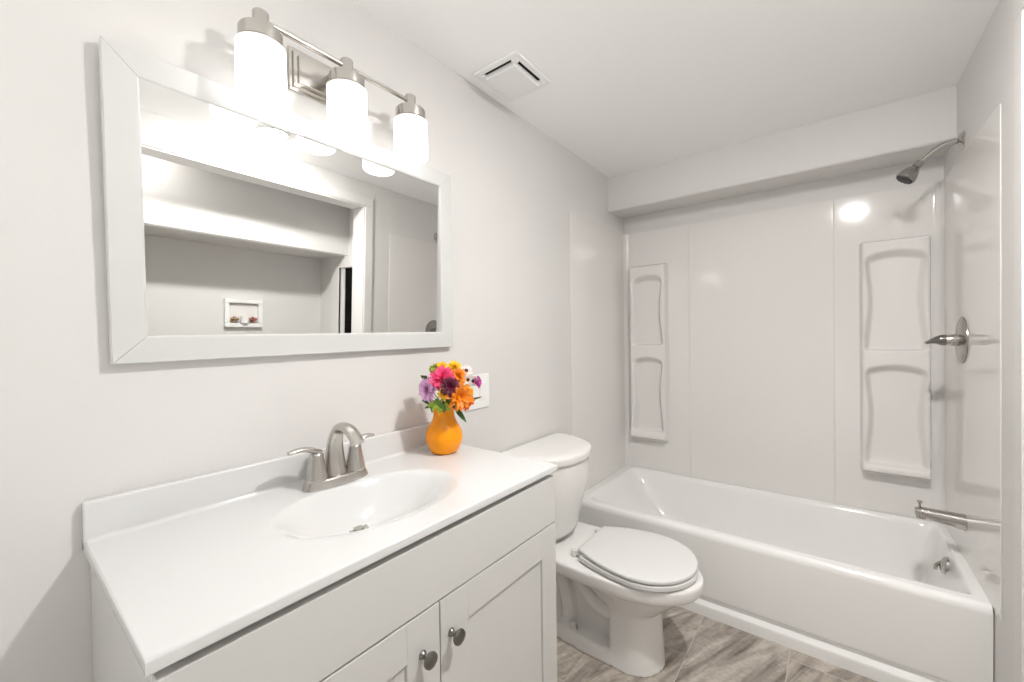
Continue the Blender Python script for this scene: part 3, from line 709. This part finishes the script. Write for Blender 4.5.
# ================================================================== WASHER OUTLET BOX IN THE NOOK
wy0, wy1, wz0, wz1 = 1.068, 1.308, 1.216, 1.414
wb = thing('washer_outlet_box', 'white recessed washer outlet box on the nook wall, seen in the mirror', 'outlet box', (XN, 1.188, wz0))
b = B(); t_ = 0.028
for q in ((wy0, wy1, wz0, wz0 + t_), (wy0, wy1, wz1 - t_, wz1), (wy0, wy0 + t_, wz0 + t_, wz1 - t_), (wy1 - t_, wy1, wz0 + t_, wz1 - t_)): box(b, XN - 0.030, XN - 0.0006, q[0], q[1], q[2], q[3], 0.003)
obj('frame', b, M['plastic'], wb)
b = B(); box(b, XN - 0.006, XN - 0.0008, wy0 + t_, wy1 - t_, wz0 + t_, wz1 - t_); obj('back_panel', b, M['acrylic'], wb)
for yy, mm_ in ((1.128, 'brass'), (1.246, 'redplastic')):
    b = B(); lathe(b, [(0.010, 0), (0.010, 0.02), (0.016, 0.022), (0.016, 0.034), (0.008, 0.036), (0.008, 0.045), (0, 0.045)], (XN - 0.018, yy, wz0 + t_ + 0.0005), (0, 0, 1), 18)
    tube(b, [(XN - 0.028, yy - 0.024, wz0 + t_ + 0.030), (XN - 0.028, yy + 0.024, wz0 + t_ + 0.030)], 0.008, 10); obj('valve', b, M[mm_], wb)
b = B(); lathe(b, [(0.024, 0), (0.024, 0.05), (0.020, 0.05), (0.020, 0.01), (0, 0.01)], (XN - 0.028, 1.188, wz0 + t_ + 0.0005), (0, 0, 1), 20); obj('drain_pipe', b, M['plastic'], wb)
# added, unseen fill lamp that brightens the nook, shaped as a flush ceiling light
nl = thing('nook_fill_light', 'added unseen round fill light on the ceiling of the laundry nook', 'ceiling light', (1.735, 0.45, H))
b = B(); lathe(b, [(0.052, -0.002), (0.056, -0.007), (0.072, -0.006), (0.076, -0.0006), (0.052, -0.0006), (0.052, -0.002)], (1.735, 0.45, H), (0, 0, 1), 32); obj('trim_ring', b, M['plastic'], nl)
b = B(); lathe(b, [(0, -0.0035), (0.0515, -0.0035), (0.0515, -0.001), (0, -0.001)], (1.735, 0.45, H), (0, 0, 1), 32); obj('lens', b, M['lens_nook'], nl)

# ================================================================== VASE AND FLOWERS
VP = Vector((0.122, 0.918, CZ + 0.0006))
vs_ = thing('vase', 'rounded orange vase with a narrow neck on the corner of the sink top', 'vase', VP)
b = B()
pr = [(0, 0.0), (0.034, 0.0), (0.041, 0.003), (0.050, 0.016), (0.0575, 0.034), (0.0600, 0.050), (0.0575, 0.068), (0.0490, 0.086), (0.0390, 0.102), (0.0340, 0.118), (0.0330, 0.130), (0.0355, 0.144), (0.0410, 0.156), (0.0425, 0.158), (0.0405, 0.158), (0.0335, 0.144), (0.0305, 0.130), (0.0315, 0.116), (0.036, 0.102), (0.045, 0.084), (0.0530, 0.062), (0.051, 0.030), (0.030, 0.012), (0, 0.010)]
lathe(b, pr, VP, (0, 0, 1), 48); obj('body', b, M['vase'], vs_, sharp=60)

Lt = Vector((0.678, 0.735, 0)); Tw = Vector((0.735, -0.678, 0)); NECK = VP + Vector((0, 0, 0.150)); CEN = VP + Vector((0, 0, 0.185))
PX = 0.00327
def head_pos(u, v, depth):
    """position on the dome of the bouquet, from its offset to the vase axis"""
    return VP + Lt * ((u - 445) * PX) + Vector((0, 0, (452 - v) * PX - 0.015 + depth * 0.15)) + Tw * depth
def petal_ring(bm, O, ax, n, L, wd_, tilt_, cup, phase=0.0, base=0.0, notch=False):
    L *= 1.22; wd_ *= 1.22
    a, u, v = frame_of(ax)
    for i in range(n):
        th = 2 * PI * (i + phase) / n + random.uniform(-.08, .08); tl = tilt_ + random.uniform(-.12, .12); Ln = L * random.uniform(.88, 1.1)
        rd = u * math.cos(th) + v * math.sin(th); sd = a.cross(rd)
        dirn = rd * math.cos(tl) + a * math.sin(tl); nr = a * math.cos(tl) - rd * math.sin(tl)
        rows = []
        for t, w in ((0, .35), (.3, .8), (.6, 1.0), (.85, .8), (1.0, .32)):
            c = O + dirn * (base + Ln * t) - nr * (cup * Ln * t * t)
            hw = wd_ * w * .5
            rows.append([c - sd * hw + nr * hw * .35, c, c + sd * hw + nr * hw * .35])
        b2 = bmesh.new(); V_ = [[b2.verts.new(p) for p in r_] for r_ in rows]
        for A_, B_ in zip(V_, V_[1:]):
            for k in range(2): b2.faces.new((A_[k], A_[k + 1], B_[k + 1], B_[k]))
        me_ = bpy.data.meshes.new('tmp'); b2.to_mesh(me_); b2.free(); bm.from_mesh(me_); bpy.data.meshes.remove(me_)
def leaf_shape(bm, p0, p1, wid, droop=0.0, nrm=None):
    p0, p1 = Vector(p0), Vector(p1); d_ = (p1 - p0); sd = d_.cross(Vector(nrm) if nrm else Tw).normalized(); up_ = sd.cross(d_).normalized()
    rows = []
    for t in lin(0, 1, 9):
        w = wid * (math.sin(PI * min(1, t ** .8)) ** .8 if 0 < t < 1 else 0.04)
        c = p0 + d_ * t + Vector((0, 0, -droop * t * t)) ; rows.append([c - sd * w * .5 + up_ * w * .12, c, c + sd * w * .5 + up_ * w * .12])
    b2 = bmesh.new(); V_ = [[b2.verts.new(p) for p in r_] for r_ in rows]
    for A_, B_ in zip(V_, V_[1:]):
        for k in range(2): b2.faces.new((A_[k], A_[k + 1], B_[k + 1], B_[k]))
    bmesh.ops.solidify(b2, geom=b2.faces[:], thickness=0.0006); merge(bm, b2)
si = [0]
def flower(name, label, u, v, depth, face, rings, petal, eye, eyer, group=None, leafs=()):
    O = head_pos(u, v, depth); ax = Vector(face) if face else None
    ax = ((O - CEN).normalized() * .6 + Tw * .55 + Vector((0, 0, .25))).normalized() if ax is None else (Lt * ax.x + Tw * ax.y + Vector((0, 0, ax.z))).normalized()
    si[0] += 1; an = si[0] * 2.4; rr_ = 0.020 * math.sqrt((si[0] % 7 + .5) / 7)
    foot = NECK + Vector((rr_ * math.cos(an), rr_ * math.sin(an), 0)) ; low = VP + Vector((rr_ * .9 * math.cos(an + 2.6), rr_ * .9 * math.sin(an + 2.6), 0.03))
    root = thing(name, label, 'flower', low, group)
    b = B()
    for rg in rings: petal_ring(b, O, ax, *rg)
    obj('petals', b, M[petal], root, sharp=180)
    b = B(); lathe(b, [(eyer, -0.002), (eyer, 0.001), (eyer * .8, 0.004), (eyer * .4, 0.0058), (0, 0.006)], O, ax, 14); obj('flower_centre', b, M[eye], root)
    b = B(); pts = spline([low, foot, foot.lerp(O - ax * .02, .6) , O - ax * 0.004], 5); tube(b, pts, 0.0018, 7); st = obj('stem', b, M['stem'], root)
    return root
#       n, length, width, tilt, cup, phase, base
G3 = lambda L, w, n=12: [(n, L, w, .15, .25, 0), (n, L * .85, w * .9, .45, .2, .5), (n - 2, L * .65, w * .8, .8, .1, .2), (n - 4, L * .42, w * .7, 1.1, 0, .1)]
flower('dahlia', 'hot pink dahlia at the top middle of the bouquet', 444, 375, .062, (-.1, .6, .55), G3(.037, .015, 14), 'hotpink', 'burgundy', .005)
flower('chrysanthemum', 'pale lavender pink chrysanthemum on the left of the bouquet', 430, 385, .050, (-.75, .7, .1), G3(.033, .0095, 18), 'lavender', 'magenta', .005)
flower('dahlia', 'dark burgundy dahlia in the heart of the bouquet', 451, 383, .088, (.05, 1, .3), G3(.026, .012, 12), 'burgundy', 'darkeye', .004)
flower('zinnia', 'orange zinnia on the upper right of the bouquet below the yellow bloom', 460, 373, .045, (.4, .7, .5), G3(.026, .013, 12), 'orange', 'amber', .005)
flower('lily', 'large orange bloom with spiky petals above the vase rim on the right', 459, 393, .080, (.35, 1, .1), [(11, .040, .0125, .30, .15, 0), (9, .032, .0115, .7, .1, .5), (6, .02, .009, 1.0, 0, .2)], 'orange', 'gold', .007)
flower('marigold', 'deep orange marigold low beside the large spiky bloom', 466, 398, .066, (.5, .9, -.2), G3(.024, .010, 12), 'deeporange', 'amber', .004)
flower('marigold', 'small golden marigold with a dark eye in the lower middle of the bouquet', 446, 390, .083, (-.1, 1, .15), [(12, .018, .008, .35, .1, 0), (10, .012, .007, .8, 0, .5)], 'gold', 'amber', .006)
flower('marigold', 'yellow marigold on the very top left of the bouquet', 443, 364, .030, (-.1, .6, .6), G3(.019, .009, 12), 'gold', 'gold', .004)
flower('marigold', 'yellow orange marigold on the top right of the bouquet', 456, 364, .025, (.15, .6, .6), G3(.022, .010, 12), 'gold', 'deeporange', .004)
flower('marigold', 'yellow marigold at the right edge beside the large spiky bloom', 468, 390, .060, (.6, .8, .0), G3(.018, .009, 10), 'gold', 'lime', .004)
flower('button_bloom', 'olive green button bloom at the top left of the bouquet', 437, 366, .030, (-.35, .8, .3), [(10, .014, .010, .5, .3, 0), (8, .010, .008, .95, .2, .5)], 'olive', 'olive', .010)
flower('button_bloom', 'olive green button bloom between the white daisies and the large spiky bloom', 457, 385, .072, (.2, 1, .3), [(10, .012, .009, .5, .3, 0), (8, .009, .007, .95, .2, .5)], 'olive', 'amber', .008)
WG = 'white daisies in the vase'
flower('daisy', 'white daisy with a dark eye, highest of the white ones on the right', 467, 368, .030, (.3, .8, .35), [(9, .018, .011, .2, .15, 0)], 'white', 'darkeye', .0075, WG)
flower('daisy', 'white daisy with a dark eye, below the highest white one', 468, 377, .040, (.5, .9, .0), [(9, .016, .011, .3, .15, 0)], 'white', 'darkeye', .007, WG)
flower('daisy', 'white daisy with a dark eye, next to the magenta bloom', 473, 378, .030, (.3, .9, -.1), [(9, .016, .011, .3, .15, 0)], 'white', 'darkeye', .007, WG)
flower('daisy', 'small magenta bloom at the far right edge of the bouquet', 478, 379, .022, (.8, .6, .1), [(9, .017, .011, .3, .2, 0), (7, .012, .009, .7, .1, .5)], 'magenta', 'burgundy', .004)
def sprig(label, mtl, base_uvd, parts):
    si[0] += 1; an = si[0] * 2.4; rr_ = 0.020 * math.sqrt((si[0] % 7 + .5) / 7)
    foot = NECK + Vector((rr_ * math.cos(an), rr_ * math.sin(an), 0)); low = VP + Vector((rr_ * .9 * math.cos(an + 2.6), rr_ * .9 * math.sin(an + 2.6), 0.03))
    root = thing('leaf_sprig', label, 'leaf', low)
    O = head_pos(*base_uvd)
    b = B(); tube(b, spline([low, foot, O], 6), 0.0016, 7); obj('stem', b, M['stem'], root)
    for (u0, v0, d0, u1, v1, d1, w) in parts:
        b = B(); leaf_shape(b, head_pos(u0, v0, d0), head_pos(u1, v1, d1), w); obj('leaf', b, M[mtl], root, sharp=180)
sprig('dark green leaf hanging over the right side of the vase', 'leafdark', (455, 403, .050), [(455, 402, .052, 466, 418, .066, .016)])
sprig('narrow dark leaf pointing right across the switch plate', 'leafdark', (466, 398, .04), [(464, 398, .050, 482, 394, .055, .008)])
sprig('dark leaf at the upper left of the bouquet', 'leafdark', (432, 378, .01), [(432, 377, .012, 423, 371, .012, .016), (430, 378, .01, 428, 371, .02, .010)])
sprig('small dark leaves low on the left of the bouquet', 'leafdark', (434, 398, .03), [(436, 400, .04, 424, 395, .04, .012), (436, 401, .05, 430, 392, .055, .012), (434, 400, .045, 427, 403, .05, .010)])
sprig('bright green leaves spilling over the front of the vase rim', 'lime', (441, 399, .055), [(441, 396, .062, 434, 406, .070, .017), (442, 397, .070, 441, 409, .070, .018), (446, 398, .066, 450, 407, .072, .014), (438, 396, .062, 430, 402, .060, .014)])
sprig('mid green leaves tucked under the blooms at the vase rim', 'leaf', (444, 398, .05), [(437, 394, .070, 447, 406, .074, .016), (450, 398, .058, 444, 408, .064, .014), (452, 399, .05, 458, 406, .058, .012), (434, 394, .055, 434, 408, .060, .014), (440, 370, .02, 447, 366, .02, .014), (452, 366, .02, 460, 368, .01, .014)])
